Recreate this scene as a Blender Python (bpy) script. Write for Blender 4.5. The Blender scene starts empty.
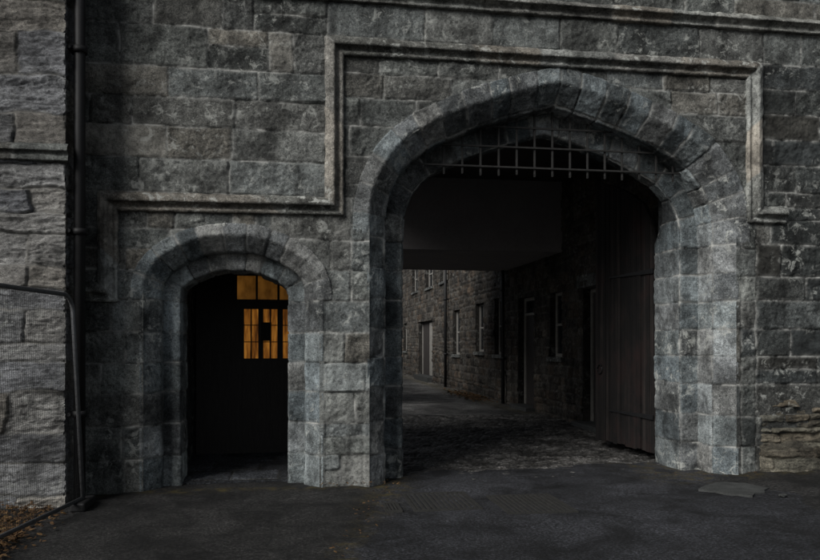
import bpy, bmesh, math, random
import numpy as np
from mathutils import Vector, Matrix

S = bpy.context.scene
COL = S.collection
R = math.radians

# ------------------------------------------------------------------ camera, sky, sun, exposure
cam_d = bpy.data.cameras.new('camera')
cam = bpy.data.objects.new('camera', cam_d)
COL.objects.link(cam)
cam.location = (0.0, -8.2, 1.6)
cam.rotation_euler = (R(90), 0, R(-8.87))
cam_d.sensor_width = 36.0
cam_d.lens = 743 / 820 * 36
cam_d.shift_y = 63 / 820
cam_d.clip_start = 0.05
cam_d.clip_end = 1500
S.camera = cam

SUN = Vector((-0.645, -0.49, 0.60)).normalized()       # towards the sun
world = bpy.data.worlds.new('World')
S.world = world
world.use_nodes = True
wt = world.node_tree
wt.nodes.clear()
wo = wt.nodes.new('ShaderNodeOutputWorld')
wb = wt.nodes.new('ShaderNodeBackground')
ws = wt.nodes.new('ShaderNodeTexSky')
ws.sky_type = 'NISHITA'
ws.sun_disc = False
ws.sun_elevation = math.asin(SUN.z)
ws.sun_rotation = math.atan2(SUN.x, SUN.y)
wb.inputs['Strength'].default_value = 0.021
wh = wt.nodes.new('ShaderNodeHueSaturation')            # overcast: little blue left in the sky
wh.inputs['Saturation'].default_value = 0.35
wt.links.new(ws.outputs[0], wh.inputs['Color'])
wt.links.new(wh.outputs[0], wb.inputs[0])
wt.links.new(wb.outputs[0], wo.inputs[0])

sun_d = bpy.data.lights.new('sun', 'SUN')
sun_d.energy = 1.5
sun_d.angle = R(38)
sun_d.color = (1.0, 0.985, 0.96)
sun = bpy.data.objects.new('sun', sun_d)
COL.objects.link(sun)
sun.location = SUN * 60
sun.rotation_euler = SUN.to_track_quat('Z', 'Y').to_euler()

S.view_settings.view_transform = 'Standard'
S.view_settings.look = 'None'
S.view_settings.gamma = 1.0
S.view_settings.use_curve_mapping = False
S.view_settings.exposure = 1.42
S.cycles.max_bounces = 6
S.cycles.use_denoising = True

# ------------------------------------------------------------------ noise
def _h(ix, iy, seed):
    n = (ix.astype(np.int64) * 374761393 + iy.astype(np.int64) * 668265263 + seed * 974634777) & 0xFFFFFFFF
    n = ((n ^ (n >> 13)) * 1274126177) & 0xFFFFFFFF
    n = (n ^ (n >> 16)) & 0xFFFFFFFF
    return n / 4294967295.0

def noise(x, y, seed=0):
    x = np.asarray(x, float); y = np.asarray(y, float)
    x0 = np.floor(x); y0 = np.floor(y)
    fx = x - x0; fy = y - y0
    u = fx * fx * fx * (fx * (fx * 6 - 15) + 10); v = fy * fy * fy * (fy * (fy * 6 - 15) + 10)
    def g(dx, dy):
        a = _h(x0 + dx, y0 + dy, seed) * 2 * math.pi
        return np.cos(a) * (fx - dx) + np.sin(a) * (fy - dy)
    a, b, c, d = g(0, 0), g(1, 0), g(0, 1), g(1, 1)
    return ((a * (1 - u) + b * u) * (1 - v) + (c * (1 - u) + d * u) * v) * 1.5

def fbm(x, y, seed=0, octs=4, gain=0.5):
    r = 0; amp = 1
    for o in range(octs):
        r = r + amp * noise(x * 2 ** o + o * 17.3, y * 2 ** o - o * 9.1, seed + o * 7)
        amp *= gain
    return r

def sstep(a, b, x):
    t = np.clip((x - a) / (b - a), 0, 1)
    return t * t * (3 - 2 * t)

# ------------------------------------------------------------------ materials
class NT:
    def __init__(s, name):
        s.m = bpy.data.materials.new(name); s.m.use_nodes = True
        s.t = s.m.node_tree; s.t.nodes.clear()
        s.out = s.n('ShaderNodeOutputMaterial'); s.b = s.n('ShaderNodeBsdfPrincipled')
        s.l(s.b.outputs[0], s.out.inputs[0])
    def n(s, t, **k):
        x = s.t.nodes.new(t)
        for a, b in k.items(): setattr(x, a, b)
        return x
    def l(s, a, b): s.t.links.new(a, b)
    def coord(s, scale=(1, 1, 1)):
        c = s.n('ShaderNodeTexCoord'); m = s.n('ShaderNodeMapping'); m.inputs['Scale'].default_value = scale
        s.l(c.outputs['Object'], m.inputs[0]); return m.outputs[0]
    def noise(s, vec, scale, detail=6, rough=0.6, dist=0.0):
        x = s.n('ShaderNodeTexNoise'); x.inputs['Scale'].default_value = scale
        x.inputs['Detail'].default_value = detail; x.inputs['Roughness'].default_value = rough
        x.inputs['Distortion'].default_value = dist
        s.l(vec, x.inputs['Vector']); return x.outputs['Fac']
    def ramp(s, fac, stops):
        x = s.n('ShaderNodeValToRGB'); e = x.color_ramp.elements
        while len(e) < len(stops): e.new(0.5)
        for el, (p, c) in zip(e, stops):
            el.position = p; el.color = (c, c, c, 1) if not hasattr(c, '__len__') else (*c, 1)
        s.l(fac, x.inputs[0]); return x.outputs[0]
    def attr(s, name):
        x = s.n('ShaderNodeAttribute', attribute_name=name); return x.outputs['Fac']
    def mix(s, fac, a, b, mode='MIX'):
        x = s.n('ShaderNodeMix', data_type='RGBA', blend_type=mode)
        for i, v in ((0, fac), (6, a), (7, b)):
            if hasattr(v, 'links') or hasattr(v, 'is_linked'): s.l(v, x.inputs[i])
            elif i == 0: x.inputs[0].default_value = v
            else: x.inputs[i].default_value = (*v, 1)
        return x.outputs[2]
    def math(s, op, a, b=0.0):
        x = s.n('ShaderNodeMath', operation=op)
        for i, v in ((0, a), (1, b)):
            if hasattr(v, 'is_linked'): s.l(v, x.inputs[i])
            else: x.inputs[i].default_value = v
        return x.outputs[0]
    def bump(s, h, strength, dist, prev=None):
        x = s.n('ShaderNodeBump'); x.inputs['Strength'].default_value = strength; x.inputs['Distance'].default_value = dist
        s.l(h, x.inputs['Height'])
        if prev is not None: s.l(prev, x.inputs['Normal'])
        return x.outputs[0]
    def set(s, color=None, rough=0.85, normal=None, metal=0.0, spec=0.3):
        b = s.b
        if color is not None:
            if hasattr(color, 'is_linked'): s.l(color, b.inputs['Base Color'])
            else: b.inputs['Base Color'].default_value = (*color, 1)
        if hasattr(rough, 'is_linked'): s.l(rough, b.inputs['Roughness'])
        else: b.inputs['Roughness'].default_value = rough
        if normal is not None: s.l(normal, b.inputs['Normal'])
        b.inputs['Metallic'].default_value = metal
        b.inputs['Specular IOR Level'].default_value = spec
        return s.m

def stone_mat(name, dark, light, mortar, tints, aniso=(1, 1, 1), lichen=0.5, bump=1.0, blot=1.0):
    """masonry: tone/hue differ from stone to stone, mortar mask in the joints, speckle and lichen from noise"""
    k = NT(name)
    v = k.coord(aniso); vi = k.coord()
    big = k.noise(vi, 0.9, 4, 0.55)
    mid = k.noise(v, 7.0, 8, 0.68)
    fin = k.noise(v, 55.0, 5, 0.7)
    grit = k.noise(vi, 170.0, 2, 0.6)
    tone = k.attr('tone'); hue = k.attr('hue'); mor = k.attr('mortar')
    pit = k.noise(vi, 34.0, 3, 0.75, 0.6)
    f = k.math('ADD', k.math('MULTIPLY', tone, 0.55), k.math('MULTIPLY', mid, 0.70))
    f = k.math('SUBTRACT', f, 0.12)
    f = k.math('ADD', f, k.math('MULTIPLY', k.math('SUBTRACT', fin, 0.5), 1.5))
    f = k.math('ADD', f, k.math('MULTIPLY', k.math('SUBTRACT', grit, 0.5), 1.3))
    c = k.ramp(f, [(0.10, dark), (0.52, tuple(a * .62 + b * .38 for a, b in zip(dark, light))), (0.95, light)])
    c = k.mix(1.0, c, k.ramp(pit, [(0.30, 0.35), (0.45, 1.0)]), 'MULTIPLY')
    mot = k.noise(vi, 13.0, 8, 0.78, 0.3)
    c = k.mix(1.0, c, k.ramp(mot, [(0.34, 0.5), (0.5, 0.95), (0.66, 1.3)]), 'MULTIPLY')
    tint = k.ramp(hue, [(0.0, tints[0]), (0.4, tints[1]), (0.7, tints[2]), (1.0, tints[3])])
    c = k.mix(1.0, c, tint, 'MULTIPLY')
    # damp, sooty blotches
    sp = k.ramp(k.noise(vi, 2.3, 6, 0.62, 0.5), [(0.36, 1 - 0.68 * blot), (0.56, 1.0)])
    c = k.mix(1.0, c, k.ramp(big, [(0.36, 1 - 0.3 * blot), (0.62, 1.0)]), 'MULTIPLY')
    c = k.mix(1.0, c, sp, 'MULTIPLY')
    st = k.noise(k.coord((3.5, 3.5, 0.5)), 1.2, 5, 0.6)
    c = k.mix(1.0, c, k.ramp(st, [(0.36, 1 - 0.4 * blot), (0.58, 1.0)]), 'MULTIPLY')
    # pale lichen
    li = k.noise(vi, 7.5, 8, 0.75, 0.5)
    lz = k.noise(vi, 1.1, 2, 0.5)
    lm = k.math('MULTIPLY', k.ramp(li, [(0.54, 0.0), (0.60, 1.0)]), k.ramp(lz, [(0.45, 0.0), (0.56, 1.0)]))
    c = k.mix(k.math('MULTIPLY', lm, lichen), c, (0.42, 0.43, 0.40))
    mc = k.mix(fin, tuple(a * 0.55 for a in mortar), mortar)
    mn = k.ramp(k.noise(vi, 3.2, 6, 0.7), [(0.44, 0.0), (0.60, 0.9)])
    c = k.mix(1.0, c, k.ramp(mor, [(0.0, 1.0), (0.45, 0.82), (1.0, 0.30)]), 'MULTIPLY')
    c = k.mix(k.math('MULTIPLY', mor, mn), c, mc)
    n1 = k.bump(mid, 0.55 * bump, 0.035)
    n2 = k.bump(fin, 0.7 * bump, 0.012, n1)
    n3 = k.bump(grit, 0.5 * bump, 0.004, n2)
    return k.set(c, 0.9, n3, spec=0.25)

TINT = [(0.93, 0.99, 1.02), (0.97, 1.0, 0.97), (1.0, 1.0, 0.98), (1.08, 0.99, 0.88)]
M = {}
M['ashlar'] = stone_mat('ashlar', (0.05, 0.053, 0.052), (0.34, 0.345, 0.33), (0.50, 0.50, 0.47), TINT)
M['jamb'] = stone_mat('jamb_stone', (0.085, 0.094, 0.098), (0.52, 0.545, 0.55), (0.52, 0.52, 0.49),
                      [(0.90, 0.99, 1.03), (0.95, 1.0, 0.99), (1.0, 1.0, 1.0), (1.04, 0.99, 0.93)], lichen=0.7, blot=1.0)
M['mould'] = stone_mat('mould_stone', (0.08, 0.078, 0.072), (0.50, 0.49, 0.46), (0.3, 0.3, 0.28), TINT, lichen=0.7, blot=0.9)
M['slate'] = stone_mat('slate_rubble', (0.13, 0.13, 0.133), (0.60, 0.60, 0.59), (0.34, 0.33, 0.3),
                       [(0.93, 0.96, 1.05), (0.98, 0.99, 1.0), (1.0, 0.98, 0.94), (1.04, 0.96, 0.84)], aniso=(1, 1, 5), lichen=0.5, bump=1.5, blot=0.8)
M['rubble'] = stone_mat('lane_rubble', (0.025, 0.022, 0.019), (0.155, 0.138, 0.118), (0.16, 0.152, 0.138),
                        [(0.96, 0.98, 1.0), (1, 1, 1), (1.04, 0.98, 0.9), (1.12, 0.92, 0.78)], aniso=(1, 1, 3), lichen=0.2)

M['footing'] = stone_mat('slate_footing', (0.05, 0.045, 0.036), (0.44, 0.40, 0.32), (0.2, 0.18, 0.14), TINT, aniso=(1, 1, 6), lichen=0.4, bump=1.4)

def simple(name, c1, c2, scale=8, rough=0.8, bump=0.3, bd=0.01, metal=0.0, aniso=(1, 1, 1), spec=0.3):
    k = NT(name)
    v = k.coord(aniso)
    a = k.noise(v, scale, 7, 0.65); b = k.noise(v, scale * 8, 4, 0.6)
    f = k.math('ADD', k.math('MULTIPLY', a, 0.65), k.math('MULTIPLY', b, 0.35))
    c = k.ramp(f, [(0.3, c1), (0.7, c2)])
    return k.set(c, rough, k.bump(f, bump, bd), metal, spec)

M['iron'] = simple('weathered_iron', (0.014, 0.0135, 0.013), (0.040, 0.039, 0.037), 14, 0.65, 0.4, 0.004, 0.3)
M['grate_iron'] = simple('dirty_grate_iron', (0.017, 0.0168, 0.016), (0.045, 0.044, 0.041), 16, 0.6, 0.4, 0.004, 0.2)
M['black_iron'] = simple('black_painted_iron', (0.004, 0.004, 0.0045), (0.010, 0.010, 0.0105), 10, 0.6, 0.2, 0.003)
M['galv'] = simple('dull_galvanised_steel', (0.08, 0.083, 0.087), (0.17, 0.173, 0.178), 20, 0.5, 0.15, 0.002, 0.6)
M['wood'] = simple('old_dark_boards', (0.001, 0.001, 0.001), (0.042, 0.030, 0.025), 3, 0.85, 1.0, 0.015, 0, (34, 34, 0.7))
k = NT('weathered_gate_boards')
g1 = k.noise(k.coord((30, 30, 0.5)), 1.3, 8, 0.75, 0.2); g2 = k.noise(k.coord((9, 9, 0.25)), 1.0, 2, 0.5); g3 = k.noise(k.coord((1.5, 1.5, 1.0)), 1.6, 6, 0.65)
f = k.math('ADD', k.math('MULTIPLY', g1, 0.6), k.math('MULTIPLY', g2, 0.4))
c = k.ramp(f, [(0.38, (0.0015, 0.0014, 0.0014)), (0.52, (0.008, 0.0062, 0.0056)), (0.66, (0.042, 0.034, 0.030))])
c = k.mix(k.ramp(g3, [(0.5, 0.0), (0.65, 0.7)]), c, (0.018, 0.008, 0.007))
c = k.mix(1.0, c, k.ramp(g3, [(0.36, 0.45), (0.55, 1.0)]), 'MULTIPLY')
M['wood'] = k.set(c, 0.85, k.bump(g1, 1.0, 0.012))
M['door_wood'] = simple('dark_door_paint', (0.02, 0.018, 0.017), (0.045, 0.04, 0.038), 6, 0.6, 0.3, 0.004, 0, (6, 6, 0.7))
M['white'] = simple('old_white_paint', (0.13, 0.124, 0.113), (0.26, 0.25, 0.23), 9, 0.6, 0.2, 0.003)
M['plaster'] = simple('grey_render', (0.26, 0.24, 0.24), (0.34, 0.316, 0.316), 2.0, 0.95, 0.15, 0.006)
M['ceil'] = simple('stained_boards', (0.05, 0.045, 0.042), (0.09, 0.08, 0.075), 3.0, 0.9, 0.3, 0.006)
M['slab'] = simple('worn_slab', (0.015, 0.016, 0.0155), (0.058, 0.060, 0.058), 6, 0.8, 0.4, 0.006)
M['roof'] = simple('roof_slates', (0.05, 0.052, 0.06), (0.10, 0.105, 0.115), 3, 0.7, 0.3, 0.01, 0, (3, 3, 1))
M['plate'] = simple('dark_notice_board', (0.01, 0.009, 0.008), (0.02, 0.018, 0.016), 9, 0.7, 0.1)
k = NT('dark_glass'); M['glass'] = k.set((0.012, 0.014, 0.016), 0.12, spec=0.5)
k = NT('leaf_litter')
M['leaf'] = k.set(k.ramp(k.noise(k.coord(), 23, 3, 0.6), [(0.3, (0.03, 0.016, 0.008)), (0.5, (0.07, 0.037, 0.014)), (0.62, (0.10, 0.055, 0.018)), (0.75, (0.06, 0.065, 0.02))]), 0.8)
k = NT('lamp_lit_glass')
e = k.ramp(k.noise(k.coord((7, 1, 0.9)), 3.0, 5, 0.65), [(0.36, (0.16, 0.045, 0.005)), (0.5, (0.6, 0.20, 0.022)), (0.64, (1.25, 0.50, 0.07))])
k.set((0.25, 0.13, 0.03), 0.4); k.l(e, k.b.inputs['Emission Color']); k.b.inputs['Emission Strength'].default_value = 0.07
M['lit'] = k.m
k = NT('dim_lamp_lit_glass')
e = k.ramp(k.noise(k.coord((1.6, 1, 0.8)), 3.1, 4, 0.6), [(0.34, (0.16, 0.055, 0.006)), (0.66, (1.0, 0.42, 0.07))])
k.set((0.25, 0.13, 0.03), 0.4); k.l(e, k.b.inputs['Emission Color']); k.b.inputs['Emission Strength'].default_value = 0.036
M['lit_dim'] = k.m
def ground_mat(name, c1, c2, bump=1.0, r0=0.72, r1=0.92):
    k = NT(name); v = k.coord()
    a = k.noise(v, 0.8, 5, 0.6); b = k.noise(v, 9, 7, 0.7); g = k.noise(v, 90, 4, 0.75); g2 = k.noise(v, 260, 2, 0.6)
    f = k.math('ADD', k.math('MULTIPLY', a, 0.4), k.math('MULTIPLY', b, 0.35))
    f = k.math('ADD', f, k.math('MULTIPLY', g, 0.45))
    c = k.ramp(f, [(0.40, c1), (0.8, c2)])
    ag = k.noise(v, 40, 4, 0.85)
    c = k.mix(1.0, c, k.ramp(ag, [(0.36, 0.15), (0.5, 0.85), (0.64, 3.2)]), 'MULTIPLY')
    pa = k.noise(v, 1.7, 6, 0.65, 0.8)
    c = k.mix(1.0, c, k.ramp(pa, [(0.38, 0.38), (0.5, 1.0), (0.62, 1.5)]), 'MULTIPLY')
    moss = k.math('MULTIPLY', k.attr('moss'), k.ramp(b, [(0.4, 0.1), (0.62, 1.0)]))
    c = k.mix(moss, c, k.mix(g, (0.035, 0.032, 0.008), (0.09, 0.065, 0.02)))
    c = k.mix(1.0, c, k.ramp(k.attr('tone'), [(0.0, 0.45), (1.0, 1.5)]), 'MULTIPLY')
    n = k.bump(b, 0.5 * bump, 0.03); n = k.bump(ag, 0.9 * bump, 0.012, n); n = k.bump(g, 0.9 * bump, 0.008, n); n = k.bump(g2, 0.6 * bump, 0.003, n)
    return k.set(c, k.ramp(a, [(0.4, r0), (0.6, r1)]), n, spec=0.3)
M['tarmac'] = ground_mat('old_tarmac', (0.005, 0.005, 0.0048), (0.022, 0.021, 0.020))
M['road'] = ground_mat('road_asphalt', (0.0068, 0.0071, 0.0082), (0.024, 0.0247, 0.0285), 0.9)
M['cobble'] = ground_mat('cobbles', (0.022, 0.021, 0.020), (0.085, 0.082, 0.078), 0.8, 0.5, 0.7)
M['flag'] = ground_mat('flagstones', (0.02, 0.022, 0.026), (0.05, 0.053, 0.058), 0.6)
M['lane'] = ground_mat('lane_tarmac', (0.04, 0.039, 0.038), (0.10, 0.098, 0.094))

# ------------------------------------------------------------------ object helpers
def tag(o, label, cat, group=None, kind=None):
    if label: o['label'] = label
    if cat: o['category'] = cat
    if group: o['group'] = group
    if kind: o['kind'] = kind
    return o

def thing(name, label, cat, loc=(0, 0, 0), group=None):
    o = bpy.data.objects.new(name, None); COL.objects.link(o)
    o.location = loc; o.empty_display_size = 0.2
    return tag(o, label, cat, group)

def root_loc(o):
    v = Vector((0, 0, 0))
    while o is not None:
        v += Vector(o.location); o = o.parent
    return v

def link(name, me, mat, parent=None, local=False):
    """mesh data is in world coordinates unless local"""
    o = bpy.data.objects.new(name, me); COL.objects.link(o)
    if mat is not None and not me.materials: me.materials.append(mat)
    if parent is not None:
        o.parent = parent
        if not local: o.location = -root_loc(parent)
    return o

def grid(name, P, mat, parent=None, mask=None, attrs=None, smooth=True):
    nu, nv = P.shape[:2]
    idx = np.arange(nu * nv).reshape(nu, nv)
    q = np.stack([idx[:-1, :-1], idx[:-1, 1:], idx[1:, 1:], idx[1:, :-1]], -1).reshape(-1, 4)
    if mask is not None:
        q = q[mask.reshape(-1)]
    used = np.unique(q); remap = np.zeros(nu * nv, np.int64); remap[used] = np.arange(len(used)); q = remap[q]
    V = P.reshape(-1, 3)[used]
    me = bpy.data.meshes.new(name)
    me.vertices.add(len(V)); me.vertices.foreach_set('co', V.astype(np.float32).ravel())
    me.loops.add(q.size); me.loops.foreach_set('vertex_index', q.astype(np.int32).ravel())
    me.polygons.add(len(q)); me.polygons.foreach_set('loop_start', (np.arange(len(q)) * 4).astype(np.int32))
    me.polygons.foreach_set('loop_total', np.full(len(q), 4, np.int32))
    me.polygons.foreach_set('use_smooth', np.full(len(q), smooth))
    for n, a in (attrs or {}).items():
        at = me.attributes.new(n, 'FLOAT', 'POINT'); at.data.foreach_set('value', a.reshape(-1)[used].astype(np.float32))
    me.update(calc_edges=True); me.validate()
    return link(name, me, mat, parent)

class MB:
    def __init__(s): s.bm = bmesh.new()
    def box(s, a, b, bev=0.0):
        x0, x1 = sorted((a[0], b[0])); y0, y1 = sorted((a[1], b[1])); z0, z1 = sorted((a[2], b[2]))
        vs = [s.bm.verts.new(p) for p in ((x0, y0, z0), (x1, y0, z0), (x1, y1, z0), (x0, y1, z0), (x0, y0, z1), (x1, y0, z1), (x1, y1, z1), (x0, y1, z1))]
        fs = [s.bm.faces.new([vs[i] for i in f]) for f in ((3, 2, 1, 0), (4, 5, 6, 7), (0, 1, 5, 4), (1, 2, 6, 5), (2, 3, 7, 6), (3, 0, 4, 7))]
        if bev:
            es = list({e for f in fs for e in f.edges})
            bmesh.ops.bevel(s.bm, geom=es, offset=bev, segments=2, affect='EDGES', profile=0.5)
        return s
    def tube(s, pts, r, n=10, cap=True):
        pts = [Vector(p) for p in pts]; rings = []
        rr = r if hasattr(r, '__len__') else [r] * len(pts)
        up = None
        for i, p in enumerate(pts):
            t = (pts[min(i + 1, len(pts) - 1)] - pts[max(i - 1, 0)]).normalized()
            a = Vector((0, 0, 1)) if abs(t.z) < 0.9 else Vector((0, 1, 0))
            u = t.cross(a).normalized(); w = t.cross(u)
            rings.append([s.bm.verts.new(p + (u * math.cos(2 * math.pi * k / n) + w * math.sin(2 * math.pi * k / n)) * rr[i]) for k in range(n)])
        for a, b in zip(rings, rings[1:]):
            for k in range(n):
                f = s.bm.faces.new((a[k], a[(k + 1) % n], b[(k + 1) % n], b[k])); f.smooth = True
        if cap:
            s.bm.faces.new(rings[0][::-1]); s.bm.faces.new(rings[-1])
        return s
    def poly(s, pts, d):
        """outline extruded by vector d"""
        d = Vector(d)
        a = [s.bm.verts.new(p) for p in pts]; b = [s.bm.verts.new(Vector(p) + d) for p in pts]
        s.bm.faces.new(a); s.bm.faces.new(b[::-1])
        for i in range(len(a)):
            j = (i + 1) % len(a); s.bm.faces.new((a[j], a[i], b[i], b[j]))
        return s
    def build(s, name, mat, parent=None, local=False):
        bmesh.ops.recalc_face_normals(s.bm, faces=s.bm.faces)
        me = bpy.data.meshes.new(name); s.bm.to_mesh(me); s.bm.free()
        return link(name, me, mat, parent, local)

# ------------------------------------------------------------------ masonry height fields
def masonry(U, V, u, v, rects, seed, joint=0.009, edge=0.012, relief=0.011, depth=0.011, off=0.004, tilt=0.004, warp=0.012, an=(1, 1), rnd=0.03, rough=1.0, soft=0.32):
    """U,V (nv,nu) coordinates on regular axes u,v; returns height, tone, hue, mortar"""
    rng = random.Random(seed)
    wu = U + warp * fbm(U * 3.1, V * 3.1, seed + 1, 3); wv = V + warp * 0.8 * fbm(U * 2.3, V * 4.1, seed + 2, 3)
    Hh = np.full(U.shape, -depth); T = np.full(U.shape, 0.5); Q = np.full(U.shape, 0.5); Mo = np.ones(U.shape)
    mg = warp * 2 + 0.02
    for rc in rects:
        a0, a1, b0, b1 = rc[:4]; tb = rc[4] if len(rc) > 4 else 0
        j0, j1 = np.searchsorted(u, [a0 - mg, a1 + mg]); i0, i1 = np.searchsorted(v, [b0 - mg, b1 + mg])
        if j0 >= j1 or i0 >= i1:
            continue
        sl = (slice(i0, i1), slice(j0, j1))
        x = wu[sl]; y = wv[sl]
        ins = (x >= a0) & (x < a1) & (y >= b0) & (y < b1)
        if not ins.any():
            continue
        dx = np.minimum(x - a0, a1 - x); dy = np.minimum(y - b0, b1 - y)
        d = np.where((dx < rnd) & (dy < rnd), rnd - np.hypot(rnd - dx, rnd - dy), np.minimum(dx, dy))
        ox, oy = rng.uniform(0, 99), rng.uniform(0, 99)
        rl = relief * rng.uniform(0.6, 1.35)
        n = rl * fbm((x + ox) * 6 * an[0], (y + oy) * 6 * an[1], seed + 3, 4, 0.55) + rl * 0.45 * rough * fbm((x + ox) * 24 * an[0], (y + oy) * 24 * an[1], seed + 4, 3, 0.6)
        h = rng.gauss(0, off) + (x - (a0 + a1) / 2) * rng.gauss(0, tilt) / 0.3 + (y - (b0 + b1) / 2) * rng.gauss(0, tilt) / 0.3 + n
        e = sstep(joint * 0.5, joint * 0.5 + edge, d)
        m = np.maximum(1 - sstep(joint * 0.4, joint * 0.4 + 0.008, d), soft * (1 - sstep(0, 0.045, d)))
        hh = -depth + (h + depth) * e
        tn = min(1.3, max(-.7, rng.gauss(0.5, 0.27) + tb)); hu = rng.random()
        Hh[sl] = np.where(ins, hh, Hh[sl]); T[sl] = np.where(ins, tn, T[sl]); Q[sl] = np.where(ins, hu, Q[sl]); Mo[sl] = np.where(ins, m, Mo[sl])
    return Hh, T, Q, Mo

def courses(x0, x1, zs, seed, wmin=0.4, wmax=0.9, given=None, tb=0):
    rng = random.Random(seed); out = []
    for i, (a, b) in enumerate(zip(zs, zs[1:])):
        js = None if given is None else given[i] if i < len(given) else None
        if js is None:
            js = []; x = x0 + rng.uniform(wmin * 0.4, wmax)
            while x < x1 - wmin * 0.5:
                js.append(x); x += rng.uniform(wmin, wmax)
        xs = [x0] + sorted(js) + [x1]
        for p, q in zip(xs, xs[1:]):
            if wmax > 0.45 and q - p > 0.3 and (b - a) > 0.3 and rng.random() < 0.06:   # now and then two thin stones for one
                m = (a + b) / 2 + rng.uniform(-0.04, 0.04)
                out += [(p, q, a, m, tb), (p, q, m, b, tb)]
            else:
                out.append((p, q, a, b, tb))
    return out

def rubble_courses(x0, x1, z0, z1, seed, hmin, hmax, wmin, wmax):
    rng = random.Random(seed); zs = [z0]
    while zs[-1] < z1 - hmin: zs.append(zs[-1] + rng.uniform(hmin, hmax))
    zs.append(max(z1, zs[-1] + 0.02))
    return courses(x0, x1, zs, seed + 1, wmin, wmax)

def wall(name, origin, ud, u0, u1, v0, v1, res, rects, seed, mat, parent, holes=None, clamp=None, nd=None, **kw):
    """masonry sheet: point = origin + u*ud + v*Z, facing ud x Z"""
    u = np.arange(u0, u1 + res * 0.5, res); v = np.arange(v0, v1 + res * 0.5, res)
    U, V = np.meshgrid(u, v)
    H, T, Q, Mo = masonry(U, V, u, v, rects, seed, **kw)
    if clamp is not None: H = clamp(U, V, H)
    ud = Vector(ud); nrm = ud.cross(Vector((0, 0, 1)))
    P = np.empty(U.shape + (3,))
    for c in range(3):
        P[..., c] = origin[c] + U * ud[c] + nrm[c] * H + (V if c == 2 else 0)
    mask = None
    if holes is not None:
        uc = (U[:-1, :-1] + U[1:, 1:]) / 2; vc = (V[:-1, :-1] + V[1:, 1:]) / 2
        mask = ~holes(uc, vc)
    return grid(name, P, mat, parent, mask, dict(tone=T, hue=Q, mortar=Mo))

# ------------------------------------------------------------------ four-centred arches
def four_centred(cx, w, zs, apex, r1, th, off, res, z0=-0.1):
    """outline moved inwards by off: left jamb, arch, right jamb"""
    h = apex - zs
    c1 = np.array([w - r1, 0.0]); u = np.array([math.cos(th), math.sin(th)]); q = c1 - np.array([0, h])
    Rr = (q @ q + 2 * r1 * (q @ u) + r1 * r1) / (2 * (q @ u + r1)); c2 = c1 - (Rr - r1) * u
    a = r1 - off; b = Rr - off
    P = [c1 + a * np.array([math.cos(t), math.sin(t)]) for t in np.linspace(0, th, 60)]
    te = math.acos(np.clip(-c2[0] / b, -1, 1))
    P += [c2 + b * np.array([math.cos(t), math.sin(t)]) for t in np.linspace(th, te, 80)[1:]]
    right = np.array(P); right[-1, 0] = 0
    left = right[::1] * np.array([-1, 1])
    pts = np.vstack([[(-(w - off), z0 - zs)], left, right[::-1][1:], [((w - off), z0 - zs)]])
    pts += np.array([cx, zs])
    return pts

def resample(p, n):
    s = np.r_[0, np.cumsum(np.hypot(*np.diff(p, axis=0).T))]
    t = np.linspace(0, s[-1], n)
    return np.c_[np.interp(t, s, p[:, 0]), np.interp(t, s, p[:, 1])], t

GATE = dict(cx=3.03, w=2.21, zs=2.95, apex=4.60, r1=1.25, th=R(63))
DOOR = dict(cx=-0.65, w=0.93, zs=2.13, apex=2.757, r1=0.50, th=R(54))

def inside(par, off, X, Z):
    """inside the arch outline moved in by off"""
    p = four_centred(**par, off=off, res=0, z0=-0.5)
    top = p[1:-1]
    top = top[np.argsort(top[:, 0])]
    zt = np.interp(X, top[:, 0], top[:, 1], left=-9, right=-9)
    return (np.abs(X - par['cx']) < par['w'] - off) & (Z < zt)

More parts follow.
